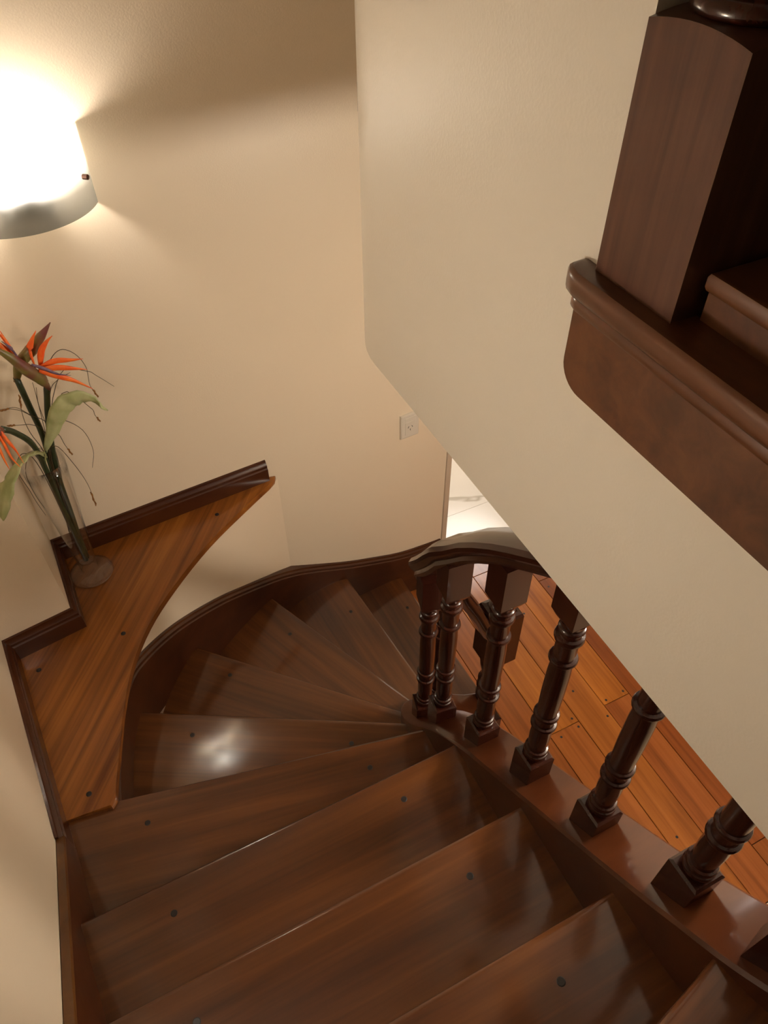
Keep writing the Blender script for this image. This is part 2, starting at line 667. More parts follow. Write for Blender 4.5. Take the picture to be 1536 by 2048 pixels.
PLUGS = [(1.511, 1.208), (1.426, 1.099), (1.334, 1.048), (1.333, 1.098), (1.429, 1.055), (1.712, 1.109), (1.616, 1.106),
         (1.573, 1.04), (1.491, .502), (1.755, 1.75), (1.551, 1.665), (1.31, .50)]
plug_bm = bmesh.new()
lathe_verts(plug_bm, [(.0075, 0), (.0075, .0012), (.006, .0018)], 12)
plug_me = bpy.data.meshes.new('plug')
bmesh.ops.recalc_face_normals(plug_bm, faces=plug_bm.faces)
plug_bm.to_mesh(plug_me)
plug_bm.free()
plug_me.materials.append(PLUG)


def plug(parent, wpos, porg, ang, r=1.0):
    o = bpy.data.objects.new('plug', plug_me)
    COL.objects.link(o)
    o.parent = parent
    d = Vector(wpos) - Vector(porg)
    c, s = math.cos(-ang), math.sin(-ang)
    o.location = (d.x * c - d.y * s, d.x * s + d.y * c, d.z)
    o.scale = (r, r, 1)
    return o


for i in range(len(XB) - 1):
    x0, x1 = XB[i] + .0012, XB[i + 1] - .0012
    ys = [.172] + JOINT.get(XB[i], [random.uniform(.6, 1.6)]) + [2.118]
    for j in range(len(ys) - 1):
        y0, y1 = ys[j] + .0012, ys[j + 1] - .0012
        zt = random.uniform(-.0008, .0004)
        o = board('plank', [(x0, y0), (x1, y0), (x1, y1), (x0, y1)], -.02 + zt, zt, PLANK, math.pi / 2, floor, small=.0015)
        t = TINT.get((XB[i], j))
        if t is None:
            v = random.uniform(.8, 1.08)
            t = (v, v * random.uniform(.9, 1.0), v * .95)
        o.color = (*t, 1)
        org = ((x0 + x1) / 2, (y0 + y1) / 2, -.02 + zt)
        for px, py in PLUGS:
            if x0 < px < x1 and y0 < py < y1:
                plug(o, (px, py, zt - .001), org, math.pi / 2, .75)

bm = bmesh.new()
add_box(bm, 1.1, 3.3, 2.125, 4.5, -.06, -.012)
fk = structure(from_bm('floor_kitchen', bm, CREAM), 'polished white marble floor of the room beyond the doorway', 'floor')
for (xa, xb) in ((1.11, 1.32), (1.32, 1.92), (1.92, 2.52), (2.52, 3.29)):
    for (ya, yb) in ((2.13, 2.40), (2.40, 3.0), (3.0, 3.6), (3.6, 4.49)):
        bm = bmesh.new()
        lo, hi, fs = add_box(bm, xa + .001, xb - .001, ya + .001, yb - .001, -.012, 0)
        from_bm('tile', bm, MARBLE, fk)
bm = bmesh.new()
add_box(bm, .8, 3.3, -1.6, .145, -.06, 0)
structure(from_bm('floor_entry', bm, CREAM), 'pale cream floor beyond the end of the planks', 'floor')
bm = bmesh.new()
lo, hi, fs = add_box(bm, .8, 3.3, .145, .170, -.06, .006)
bevel(bm, [bm.edges.get((hi[i], hi[(i + 1) % 4])) for i in range(4)], .003, 2)
structure(from_bm('trim_1', bm, CREAM), 'cream threshold strip where the plank floor ends', 'threshold')

# door frame at the end of the back wall
bm = bmesh.new()
yb = wally(1.285)
lo, hi, fs = add_box(bm, 1.2855, 1.312, yb - .006, yb + .15, 0, LOW_CEIL + .28)
bevel(bm, [bm.edges.get((lo[i], hi[i])) for i in range(4)], .004, 2)
structure(from_bm('trim_2', bm, FRAME), 'painted door jamb at the end of the back wall before the marble room', 'door frame')

# ------------------------------------------------------------------ corner shelf
FC = [(-.281, 1.030), (-.277, 1.06), (-.242, 1.171), (-.205, 1.287), (-.150, 1.415), (-.072, 1.536), (.037, 1.650), (.195, 1.782), (.379, 1.900), (.500, 1.972)]
FCs = [(p.x, p.y) for p in catmull([(x, y, 0) for x, y in FC], 4)]
poly = FCs + [(.512, wally(.512) - .002), (.49, wally(.49) - .0005), (CORNER_A[0] + .0005, CORNER_A[1] - .0005), (CORNER_B[0] + .0005, CORNER_B[1]),
              (CORNER_C[0] + .0005, CORNER_C[1] - .0005), (wallx(1.034) + .0005, 1.034), (-.392, 1.034), (-.295, 1.016)]
ang = math.atan2(.46, .353)
SH = board('corner_shelf', poly, SHELF_Z - .026, SHELF_Z, SHELF, ang, None,
           round_edges=list(range(len(FCs) + 1)) + [len(poly) - 2, len(poly) - 1], off=.007, seg=2)
SH['label'] = 'orange-brown wooden corner shelf with curved front edge holding the vase'
SH['category'] = 'shelf'
sorg = (sum(p[0] for p in poly) / len(poly), sum(p[1] for p in poly) / len(poly), SHELF_Z - .026)
for p in ((-.150, 1.539), (-.402, 1.520), (-.342, 1.077), (.258, 1.896)):
    plug(SH, (p[0], p[1], SHELF_Z - .001), sorg, ang)

# ------------------------------------------------------------------ staircase
ST = empty('staircase', 'dark varnished wooden staircase curving down in wedge-shaped winder steps', 'staircase')
# centre line of the inner string, going down the stairs
CP = [(.86, -.20), (.78, -.185), (.70, -.15), (.64, -.085), (.605, -.015), (.589, .06), (.585, .15)]
CP = [(p.x, p.y) for p in catmull([(x, y, 0) for x, y in CP], 4)]
CP += [(.585, .15 + .05 * i) for i in range(1, 16)]
CP += [(.9 - .315 * math.cos(math.radians(a)), .9 + .315 * math.sin(math.radians(a))) for a in range(5, 91, 5)]
CP += [(.96, 1.215), (1.02, 1.215)]
cum = [0]
for a, c in zip(CP[:-1], CP[1:]):
    cum.append(cum[-1] + math.hypot(c[0] - a[0], c[1] - a[1]))


def s_of(x, y):
    return cum[min(range(len(CP)), key=lambda i: (CP[i][0] - x) ** 2 + (CP[i][1] - y) ** 2)]


def arcp(deg):
    return (.9 - .315 * math.cos(math.radians(deg)), .9 + .315 * math.sin(math.radians(deg)))


ZT = [(s_of(.86, -.20), 2.18), (s_of(.605, -.015), 1.865), (s_of(.589, .06), 1.81), (s_of(.585, .20), 1.685), (s_of(.585, .45), 1.482),
      (s_of(.585, .70), 1.280), (s_of(.585, .85), 1.115), (s_of(*arcp(12)), .945), (s_of(*arcp(35)), .755), (s_of(*arcp(56)), .575),
      (s_of(*arcp(78)), .395), (s_of(.96, 1.215), .29), (s_of(1.02, 1.215), .25)]


def ztop(s):
    return sum(lerp_table(ZT, s + d) for d in (-.05, -.025, 0, .025, .05)) / 5


CPZ = [(x, y, ztop(s)) for (x, y), s in zip(CP, cum)]
sp = [(-.060, -.30), (.060, -.30), (.060, -.006), (.054, 0), (-.054, 0), (-.060, -.006)]
o = sweep('inner_string', CPZ, sp, STRING, ST)
o['label'] = 'curving inner string that carries the balusters'

# outer strings on the walls
op = [(0, -.30), (0, -.030), (.004, -.026), (.004, -.014), (.011, -.008), (.013, 0), (.045, 0), (.045, -.30)]
OZ = [(1.0, 1.066), (1.20, 1.066), (1.24, 1.075), (1.392, 1.010), (1.632, .918), (1.985, .781), (2.318, .642), (2.573, .524), (2.789, .427), (3.07, .330), (3.31, .30)]
pts = []
for x, y in SCs:
    k = x + y
    z = sum(lerp_table(OZ, k + d) for d in (-.06, -.03, 0, .03, .06)) / 5
    pts.append((x, y, min(z, 1.066)))
o = sweep('outer_string', pts, op, STRING, ST)
o['label'] = 'dark curved string along the foot of the curved wall'
lp = [(wallx(y) + .021, y, 1.352 - .65 * (y - .678)) for y in [-.55 + .05 * i for i in range(31)] if y < .96]
lp.append((wallx(.957) + .021, .957, 1.352 - .65 * (.957 - .678)))
lp += [(wallx(.96) + .021, .9585, 1.175), (wallx(1.034) + .021, 1.033, 1.09)]
lprof = [(0, -.30), (0, -.012), (.004, -.005), (.008, 0), (.0205, 0), (.0205, -.30)]
LSTR = wood('string_cap_wood', (.05, .018, .006), (.11, .042, .010), (.17, .075, .016), rough=.3, along=9, across=5)
sweep('string_cap', [(x, y, z + .0005) for x, y, z in lp[:-2]], [(.001, -.010), (.001, -.002), (.003, .002), (.0200, .002), (.0200, -.010)], LSTR, ST)
o = sweep('wall_string', lp[:-2], lprof, STRING, ST)
o['label'] = 'straight wall string beside the upper steps'

# treads: (outer end of nosing, inner end of nosing)
NOSE = {-2: ((-.33, -.85), (.72, -.12)), -1: ((-.335, -.45), (.60, -.075)), 0: ((wallx(-.14) + .02, -.14), (.545, .052)), 1: ((wallx(.21) + .02, .21), (.53, .21)),
        2: ((wallx(.455) + .02, .453), (.53, .455)), 3: ((wallx(.71) + .02, .71), (.53, .71)), 4: ((-.275, 1.022), (.53, .862)),
        5: ((-.186, 1.385), (.545, .980)), 6: ((.052, 1.660), (.602, 1.100)), 7: ((.395, 1.888), (.695, 1.205)), 8: ((.765, 1.978), (.822, 1.262)), 9: ((1.05, 2.004), (1.072, 1.268))}
IFACE = offset_poly(CP, .056)
key = lambda p: p[0] + p[1]
TP = {1: [(.368, .137)], 2: [(.361, .382), (-.19, .385)], 3: [(-.200, .640), (.351, .642)], 4: [(-.225, .943), (.345, .825)], 5: [(-.060, 1.233), (.360, .995)], 6: [(.116, 1.501)],
      7: [(.395, 1.692)], 8: [(.702, 1.807)], 9: [(.994, 1.834)]}
TH = .030
for k in range(-1, 10):
    (o0, i0), (o1, i1) = NOSE[k - 1], NOSE[k]
    n0 = Vector((i0[0] - o0[0], i0[1] - o0[1])).normalized()
    bk = Vector((n0.y, -n0.x)) * .030
    ob, ib = (o0[0] + bk.x, o0[1] + bk.y), (i0[0] + bk.x * .6, i0[1] + bk.y * .6)
    if k == 4:
        ol = [ob, (wallx(1.03) + .02, 1.033), (-.283, 1.033)]
    elif k >= 5:
        ol = [p for p in SCs if key(o0) - .03 + (.06 if k == 5 else 0) < key(p) < key(o1) - .01]
        ol = ([(-.283, 1.036)] if k == 5 else [ob]) + ol
        ol = [(x - .0, y + .0) for x, y in ol]
    else:
        ol = [ob]
    if k >= 4:
        il = [p for p in IFACE if key(i0) + .01 < key(p) < key(i1) - .01 and p[1] > .5][::-1]
    else:
        il = []
    poly = ol + [o1, i1] + il + [ib]
    na = math.atan2(i1[1] - o1[1], i1[0] - o1[0])
    fi = len(ol)
    o = board('tread', poly, zk(k) - TH, zk(k), TREAD, na, ST, round_edges=[fi], off=.010, seg=3)
    org = (sum(p[0] for p in poly) / len(poly), sum(p[1] for p in poly) / len(poly), zk(k) - TH)
    for p in TP.get(k, []):
        plug(o, (p[0], p[1], zk(k) - .001), org, na)
    # riser below this nosing
    nv = Vector((i1[0] - o1[0], i1[1] - o1[1])).normalized()
    bv = Vector((nv.y, -nv.x))
    a0 = Vector(o1) + bv * .022
    a1 = Vector(i1) + bv * .022
    rp = [tuple(a0), tuple(a1), tuple(a1 + bv * .016), tuple(a0 + bv * .016)]
    board('riser', rp, zk(k + 1) if k < 9 else 0, zk(k) - TH, TREAD, na, ST, small=0)

# ------------------------------------------------------------------ balustrade
BA = empty('balustrade', 'dark glossy stair railing with turned balusters and curved handrail', 'railing', (1.07, 1.24, 0))
# handrail
hp = [(-.026, 0), (.026, 0), (.031, .010), (.029, .020), (.040, .028), (.045, .036), (.045, .046), (.039, .056), (.022, .064),
      (-.022, .064), (-.039, .056), (-.045, .046), (-.045, .036), (-.040, .028), (-.029, .020), (-.031, .010)]
hz = []
for (x, y), s in zip(CP, cum):
    if (y < .44 and x < .7) or y < .1:
        continue
    hz.append((x, y, ztop(s) + .672))
hz += [(1.045, 1.222, hz[-1][2] - .03)]
hz = [p for p in hz if p[0] < .86] + [(.905, 1.216, .900), (.95, 1.22, .805), (1.0, 1.225, .705)]
sm = []
for i in range(len(hz)):
    a = hz[max(0, i - 1)][2]; c = hz[min(len(hz) - 1, i + 1)][2]
    sm.append((hz[i][0], hz[i][1], (a + 2 * hz[i][2] + c) / 4))
sweep('handrail', sm, [(u * 1.06, v * .84) for u, v in hp], TURNED, BA, auto=25, perp=True)

BL = .68
def baluster_profile(L):
    k = lambda z: z
    P = [(.021, .080)]
    def ring(z, r, h, base):
        P.extend([(base, z - h), (r - .0015, z - h * .75), (r, z - h * .25), (r, z + h * .25), (r - .0015, z + h * .75), (base, z + h)])
    ring(.099, .0255, .006, .0205)
    ring(.114, .0245, .006, .0195)
    P.extend([(.0180, .126), (.0205, .138), (.0215, .170), (.0205, .205)])
    ring(.215, .0260, .0065, .0205)
    P.append((.0195, .235))
    ring(.252, .0255, .0065, .0205)
    P.extend([(.0205, .28), (.0215, .33), (.0212, .40), (.0195, .437)])
    ring(.446, .0260, .0065, .0195)
    P.extend([(.0200, .47), (.0198, .500)])
    ring(.512, .0265, .009, .0205)
    P.append((.0190, .526))
    ring(.536, .0235, .006, .0195)
    P.append((.0240, .560))
    return [p for p in P if p[1] < L - .004]


def make_baluster(pos, rot, L):
    x, y, z = pos
    bm = bmesh.new()
    pr = baluster_profile(L)
    if pr[-1][1] < .5:
        pr.append((pr[-1][0], L + .0))
    lathe_verts(bm, pr, 24)
    sh = from_bm('baluster', bm, TURNED)
    shade_auto(sh, 38)
    sh.location = Vector((x, y, z)) - Vector(BA.location)
    sh.rotation_euler = (0, 0, rot)
    sh.parent = BA
    bm = bmesh.new()
    h = .029
    lo, hi, fs = add_box(bm, -h, h, -h, h, -.03, .088)
    bevel(bm, [bm.edges.get((hi[i], hi[(i + 1) % 4])) for i in range(4)], .004, 1)
    from_bm('base_block', bm, TURNED, sh)
    if L > .6:
        bm = bmesh.new()
        lo, hi, fs = add_box(bm, -h, h, -h, h, .557, L + .012)
        # chamfered shoulder
        for v in lo:
            v.co.x *= .74
            v.co.y *= .74
        m2 = [bm.verts.new((v.co.x / .74, v.co.y / .74, .574)) for v in lo]
        for f in fs[2:]:
            bm.faces.remove(f)
        for i in range(4):
            j = (i + 1) % 4
            bm.faces.new((lo[i], lo[j], m2[j], m2[i]))
            bm.faces.new((m2[i], m2[j], hi[j], hi[i]))
        from_bm('top_block', bm, TURNED, sh)
    return sh


for y in (.15, .33, .51, .687):
    zb = ztop(s_of(.585, y))
    make_baluster((.585, y, zb), 0, min(BL, LOW_CEIL - .002 - zb))
make_baluster((.588, .012, ztop(s_of(.605, -.015)) - .02), .25, LOW_CEIL - .002 - ztop(s_of(.605, -.015)) + .02)
for y, d in ((.865, None),):
    make_baluster((.584, y, ztop(s_of(.585, .85)) - .015), -.12, BL)
for d in (14.5, 66):
    px, py = arcp(d)
    make_baluster((px, py, ztop(s_of(px, py)) + .0), -math.radians(d), BL - .01)

# lower newel post, with ball finial
NX, NY = 1.050, 1.243
bm = bmesh.new()
lathe_verts(bm, [(.040, .12), (.048, .135), (.050, .15), (.042, .16), (.046, .17), (.038, .185), (.036, .20), (.044, .22), (.047, .30), (.038, .33), (.046, .34), (.048, .35), (.040, .36),
                 (.036, .375), (.044, .39), (.046, .40), (.038, .41), (.034, .45), (.045, .50), (.048, .53), (.040, .56)], 28)
nw = from_bm('newel_post', bm, TURNED)
shade_auto(nw, 50)
nw.location = Vector((NX, NY, 0)) - Vector(BA.location)
nw.parent = BA
bm = bmesh.new()
lo, hi, fs = add_box(bm, -.055, .055, -.055, .055, 0, .125)
bevel(bm, [bm.edges.get((hi[i], hi[(i + 1) % 4])) for i in range(4)], .006, 1)
from_bm('base_block', bm, TURNED, nw)
bm = bmesh.new()
lo, hi, fs = add_box(bm, -.058, .058, -.058, .058, .555, .865)
bevel(bm, [bm.edges.get((hi[i], hi[(i + 1) % 4])) for i in range(4)] + [bm.edges.get((lo[i], lo[(i + 1) % 4])) for i in range(4)], .018, 2)
from_bm('top_block', bm, TURNED, nw)
bm = bmesh.new()
lathe_verts(bm, [(.034, .86), (.046, .868), (.047, .876), (.036, .884), (.026, .892), (.030, .90), (.044, .915), (.054, .937), (.057, .955), (.054, .975), (.044, .995), (.028, 1.008), (.010, 1.014)], 28)
o = from_bm('ball_finial', bm, TURNED, nw, smooth=True)

# ------------------------------------------------------------------ upper landing edge
LE = empty('landing_edge', 'brown wooden edge board and nosing under the upper newel post', 'trim board', (.49, .3, 2.5))
zt = UP_FLOOR
poly = [(.475, -1.59), (.475, .541), (.479, .556), (.487, .566), (.505, .567), (.505, .531), (.529, .531), (.529, -1.59)]
board('nosing', poly, zt - .030, zt, FASCIA, math.pi / 2, LE, round_edges=[0, 1, 2, 3], off=.009, seg=3)
poly = [(.481, -1.59), (.481, .538), (.484, .549), (.491, .556), (.505, .556), (.505, -1.59)]
board('cove_moulding', poly, zt - .045, zt - .030, FASCIA, math.pi / 2, LE, round_edges=[0, 1, 2, 3], off=.004, seg=2)
bm = bmesh.new()
prof = [(-1.59, zt - .045), (.547, zt - .045), (.547, zt - .108)]
for i in range(1, 9):
    a = math.pi / 2 * i / 8
    prof.append((.547 - .035 + .035 * math.cos(a), zt - .108 - .032 * math.sin(a)))
prof.append((-1.59, zt - .140))
fr = [bm.verts.new((.488, y, z)) for y, z in prof]
bk_ = [bm.verts.new((.505, y, z)) for y, z in prof]
bm.faces.new(fr)
bm.faces.new(bk_[::-1])
for i in range(len(fr)):
    j = (i + 1) % len(fr)
    bm.faces.new((fr[i], bk_[i], bk_[j], fr[j]))
o = from_bm('fascia_board', bm, FASCIA)
adopt(o, LE)

# upper newel post on the landing
NP = empty('newel_post', 'square dark brown newel post base standing on the landing edge', 'newel post', (.5525, .4805, UP_FLOOR))
bm = bmesh.new()
hw, nn = .0555, 10
zb = .219
grid = [[None] * (nn + 1) for _ in range(nn + 1)]
for i in range(nn + 1):
    for j in range(nn + 1):
        x, y = -hw + 2 * hw * i / nn, -hw + 2 * hw * j / nn
        grid[i][j] = bm.verts.new((x, y, zb + 2.2 * (2 * hw * hw - x * x - y * y)))
for i in range(nn):
    for j in range(nn):
        bm.faces.new((grid[i][j], grid[i + 1][j], grid[i + 1][j + 1], grid[i][j + 1]))
ring = [grid[i][0] for i in range(nn)] + [grid[nn][j] for j in range(nn)] + [grid[nn - i][nn] for i in range(nn)] + [grid[0][nn - j] for j in range(nn)]
low = [bm.verts.new((v.co.x, v.co.y, 0)) for v in ring]
for i in range(len(ring)):
    j = (i + 1) % len(ring)
    bm.faces.new((low[i], low[j], ring[j], ring[i]))
bm.faces.new(low[::-1])
o = from_bm('base_block', bm, POST, NP)
shade_auto(o, 30)
bm = bmesh.new()
lathe_verts(bm, [(.030, .222), (.046, .225), (.051, .231), (.051, .237), (.047, .243), (.040, .246), (.042, .249), (.050, .256), (.0545, .268), (.0545, .282), (.050, .298), (.038, .314), (.032, .330),
                 (.038, .40), (.044, .50), (.036, .60), (.030, .64), (.046, .655), (.046, .665), (.034, .68)], 32)
o = from_bm('turned_shaft', bm, TURNED, NP, smooth=True)
bm = bmesh.new()
lo, hi, fs = add_box(bm, -hw, hw, -hw, hw, .68, .90)
bevel(bm, list(bm.edges), .006, 2)
from_bm('top_block', bm, POST, NP)

SR = empty('shoe_rail', 'low dark wooden rail running beside the upper newel post into shadow', 'rail', (.56, -.3, UP_FLOOR))
bm = bmesh.new()
add_box(bm, .526, .600, -1.58, .418, UP_FLOOR + .0, UP_FLOOR + .031)
o = from_bm('rail_base', bm, FASCIA)
adopt(o, SR)
board('rail_cap', [(.518, -1.58), (.518, .418), (.608, .418), (.608, -1.58)], UP_FLOOR + .031, UP_FLOOR + .050, FASCIA, math.pi / 2, SR, round_edges=[0, 1], off=.005, seg=2)

# ------------------------------------------------------------------ wall light
LHW, LSAG = .166, .100
Rr = (LHW ** 2 + LSAG ** 2) / (2 * LSAG)
am = math.asin(LHW / Rr)
wa = math.atan(.07)


def sconce(label, pos, rot, glowmat):
    """half-round glass wall light; local -Y points into the room, z = 0 at the shade's lower rim"""
    WL = empty('wall_sconce', label, 'wall light', pos)
    WL.rotation_euler = (0, 0, rot)
    bm = bmesh.new()
    NS, z0, z1, th = 40, 0.0, .184, .005
    cols = []
    for i in range(NS + 1):
        a = -am + 2 * am * i / NS
        cols.append([bm.verts.new((r * math.sin(a), -.004 - (r * math.cos(a) - (Rr - LSAG)), z)) for r, z in ((Rr, z0), (Rr, z1), (Rr - th, z1), (Rr - th, z0))])
    for a, c in zip(cols[:-1], cols[1:]):
        for k in range(4):
            j = (k + 1) % 4
            bm.faces.new((a[k], a[j], c[j], c[k]))
    bm.faces.new(cols[0][::-1])
    bm.faces.new(cols[-1])
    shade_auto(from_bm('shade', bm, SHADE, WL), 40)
    bm = bmesh.new()
    lo, hi, fs = add_box(bm, -.05, .05, -.018, .0, .006, .116)
    bevel(bm, list(bm.edges), .004, 2)
    from_bm('backplate', bm, WHITE, WL)
    bm = bmesh.new()
    lathe_verts(bm, [(.012, .03), (.016, .035), (.016, .070), (.036, .074), (.037, .078), (.012, .080)], 20, 0, -.060)  # wide collar added under the bulb to block light falling straight down
    from_bm('lamp_holder', bm, WHITE, WL)
    bm = bmesh.new()
    lathe_verts(bm, [(.010, .080), (.020, .092), (.028, .110), (.031, .128), (.028, .145), (.018, .158), (.005, .162)], 20, 0, -.060)
    from_bm('bulb', bm, glowmat, WL, smooth=True)
    for sx in (-1, 1):
        bm = bmesh.new()
        lathe_verts(bm, [(.0065, 0), (.0065, .012), (.005, .014)], 14)
        sc_ = from_bm('screw', bm, METAL, WL)
        a = sx * am * .80
        sc_.location = (Rr * math.sin(a), -.004 - (Rr * math.cos(a) - (Rr - LSAG)), .078)
        sc_.rotation_euler = (math.radians(90), 0, a)
    return WL


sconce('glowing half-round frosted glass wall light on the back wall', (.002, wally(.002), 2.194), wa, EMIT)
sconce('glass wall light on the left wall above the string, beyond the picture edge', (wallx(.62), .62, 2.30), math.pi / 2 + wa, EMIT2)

# ------------------------------------------------------------------ wall socket
SK = empty('wall_socket', 'white power socket on the back wall beside the rounded wall corner', 'socket', (1.09, wally(1.09), 1.09))
SK.rotation_euler = (0, 0, wa)
bm = bmesh.new()
lo, hi, fs = add_box(bm, -.042, .042, -.011, 0, -.058, .058)
bevel(bm, [e for e in bm.edges if e.verts[0].co.y < -.01 and e.verts[1].co.y < -.01], .005, 2)
pl = from_bm('plate', bm, WHITE, SK)
for (a0, a1, nm) in ((-.040, .022, 'socket_insert'), (.024, .044, 'blank_insert')):
    bm = bmesh.new()
    lo, hi, fs = add_box(bm, -.024, .024, -.0125, -.010, a0, a1)
    bevel(bm, [e for e in bm.edges if e.verts[0].co.y < -.012 and e.verts[1].co.y < -.012], .0012, 1)
    ins = from_bm(nm, bm, WHITE, pl)
for (sx, sz, rr) in ((-.0085, -.003, .5), (.0085, -.003, -.5), (0, -.017, 0)):
    bm = bmesh.new()
    add_box(bm, -.0012, .0012, -.0132, -.012, -.0045, .0045)
    s_ = from_bm('slot', bm, SLOT, pl)
    s_.location = (sx, 0, sz)
    s_.rotation_euler = (0, rr, 0)

# ------------------------------------------------------------------ vase and flowers
VX, VY = -.188, 1.827
bm = bmesh.new()
outp = [(.066, .0), (.070, .0015), (.070, .003), (.055, .006), (.034, .011), (.026, .018), (.0255, .026), (.028, .030), (.0265, .036), (.029, .042), (.0285, .048), (.0295, .056),
        (.033, .12), (.040, .22), (.048, .32), (.056, .42), (.062, .49)]
inp = [(.0605, .49), (.0545, .42), (.0465, .32), (.0385, .22), (.0315, .12), (.0275, .064), (.020, .056), (.004, .054)]
lathe_verts(bm, outp + inp, 40)
v = from_bm('glass_vase', bm, GLASS, smooth=True)
v.location = (VX, VY, SHELF_Z + .0015)
v['label'] = 'tall clear glass vase with round foot on the corner shelf'
v['category'] = 'vase'

PT = {
    'stem1': [(-0.190, 1.827, 1.165), (-0.174, 1.82, 1.343), (-0.163, 1.815, 1.516), (-0.144, 1.8, 1.65), (-0.122, 1.79, 1.754), (-0.097, 1.79, 1.84)],
    'stem2': [(-0.183, 1.83, 1.165), (-0.178, 1.83, 1.324), (-0.172, 1.83, 1.524), (-0.157, 1.82, 1.676), (-0.158, 1.82, 1.771), (-0.159, 1.82, 1.868)],
    'stem3': [(-0.188, 1.82, 1.165), (-0.186, 1.808, 1.367), (-0.182, 1.785, 1.577), (-0.181, 1.74, 1.711), (-0.202, 1.69, 1.799), (-0.219, 1.64, 1.855)],
    'bract1': [(-0.094, 1.79, 1.83), (-0.102, 1.78, 1.868), (-0.124, 1.77, 1.911), (-0.148, 1.76, 1.962), (-0.184, 1.75, 2.02)],
    'bract2': [(-0.163, 1.82, 1.855), (-0.138, 1.82, 1.902), (-0.102, 1.83, 1.926), (-0.067, 1.83, 1.957), (-0.035, 1.83, 1.987)],
    'bract3': [(-0.219, 1.64, 1.85), (-0.229, 1.60, 1.882), (-0.250, 1.575, 1.903), (-0.290, 1.555, 1.912)],
    'p1a': [(-0.106, 1.79, 1.900), (-0.102, 1.79, 1.95), (-0.089, 1.79, 1.975), (-0.072, 1.79, 1.997)],
    'p1b': [(-0.095, 1.8, 1.890), (-0.08, 1.8, 1.931), (-0.061, 1.8, 1.954), (-0.041, 1.8, 1.968)],
    'p1c': [(-0.095, 1.79, 1.898), (-0.057, 1.79, 1.904), (-0.022, 1.79, 1.896), (0.009, 1.79, 1.89)],
    'p1d': [(-0.100, 1.78, 1.899), (-0.056, 1.78, 1.89), (-0.023, 1.78, 1.877), (0.01, 1.78, 1.863)],
    'p1e': [(-0.100, 1.77, 1.900), (-0.063, 1.77, 1.873), (-0.028, 1.77, 1.846), (0.007, 1.77, 1.809)],
    'b1': [(-0.110, 1.765, 1.926), (-0.085, 1.765, 1.905), (-0.061, 1.765, 1.882), (-0.032, 1.765, 1.868)],
    'p2a': [(-0.136, 1.81, 1.915), (-0.142, 1.8, 1.964), (-0.146, 1.8, 1.993), (-0.149, 1.8, 2.018)],
    'p2b': [(-0.142, 1.81, 1.915), (-0.155, 1.8, 1.961), (-0.167, 1.8, 1.987), (-0.173, 1.8, 2.006)],
    'p2c': [(-0.145, 1.815, 1.915), (-0.145, 1.81, 1.966), (-0.152, 1.81, 1.994), (-0.156, 1.81, 2.018)],
    'b2': [(-0.133, 1.80, 1.925), (-0.139, 1.79, 1.962), (-0.146, 1.79, 1.978), (-0.154, 1.79, 1.992)],
    'p3a': [(-0.224, 1.61, 1.890), (-0.215, 1.60, 1.853), (-0.207, 1.60, 1.816), (-0.203, 1.60, 1.769)],
    'p3b': [(-0.228, 1.60, 1.885), (-0.224, 1.60, 1.849), (-0.221, 1.59, 1.805), (-0.212, 1.59, 1.767)],
    'p3c': [(-0.237, 1.59, 1.888), (-0.236, 1.59, 1.85), (-0.236, 1.58, 1.811), (-0.235, 1.58, 1.778)],
    'leaf1': [(-0.170, 1.79, 1.600), (-0.162, 1.78, 1.651), (-0.128, 1.76, 1.714), (-0.095, 1.74, 1.777), (-0.058, 1.73, 1.813), (-0.015, 1.72, 1.815), (0.023, 1.72, 1.766)],
    'leaf2': [(-0.178, 1.785, 1.600), (-0.167, 1.75, 1.666), (-0.189, 1.7, 1.721), (-0.218, 1.64, 1.755), (-0.251, 1.58, 1.76), (-0.279, 1.55, 1.723), (-0.296, 1.54, 1.667)],
}
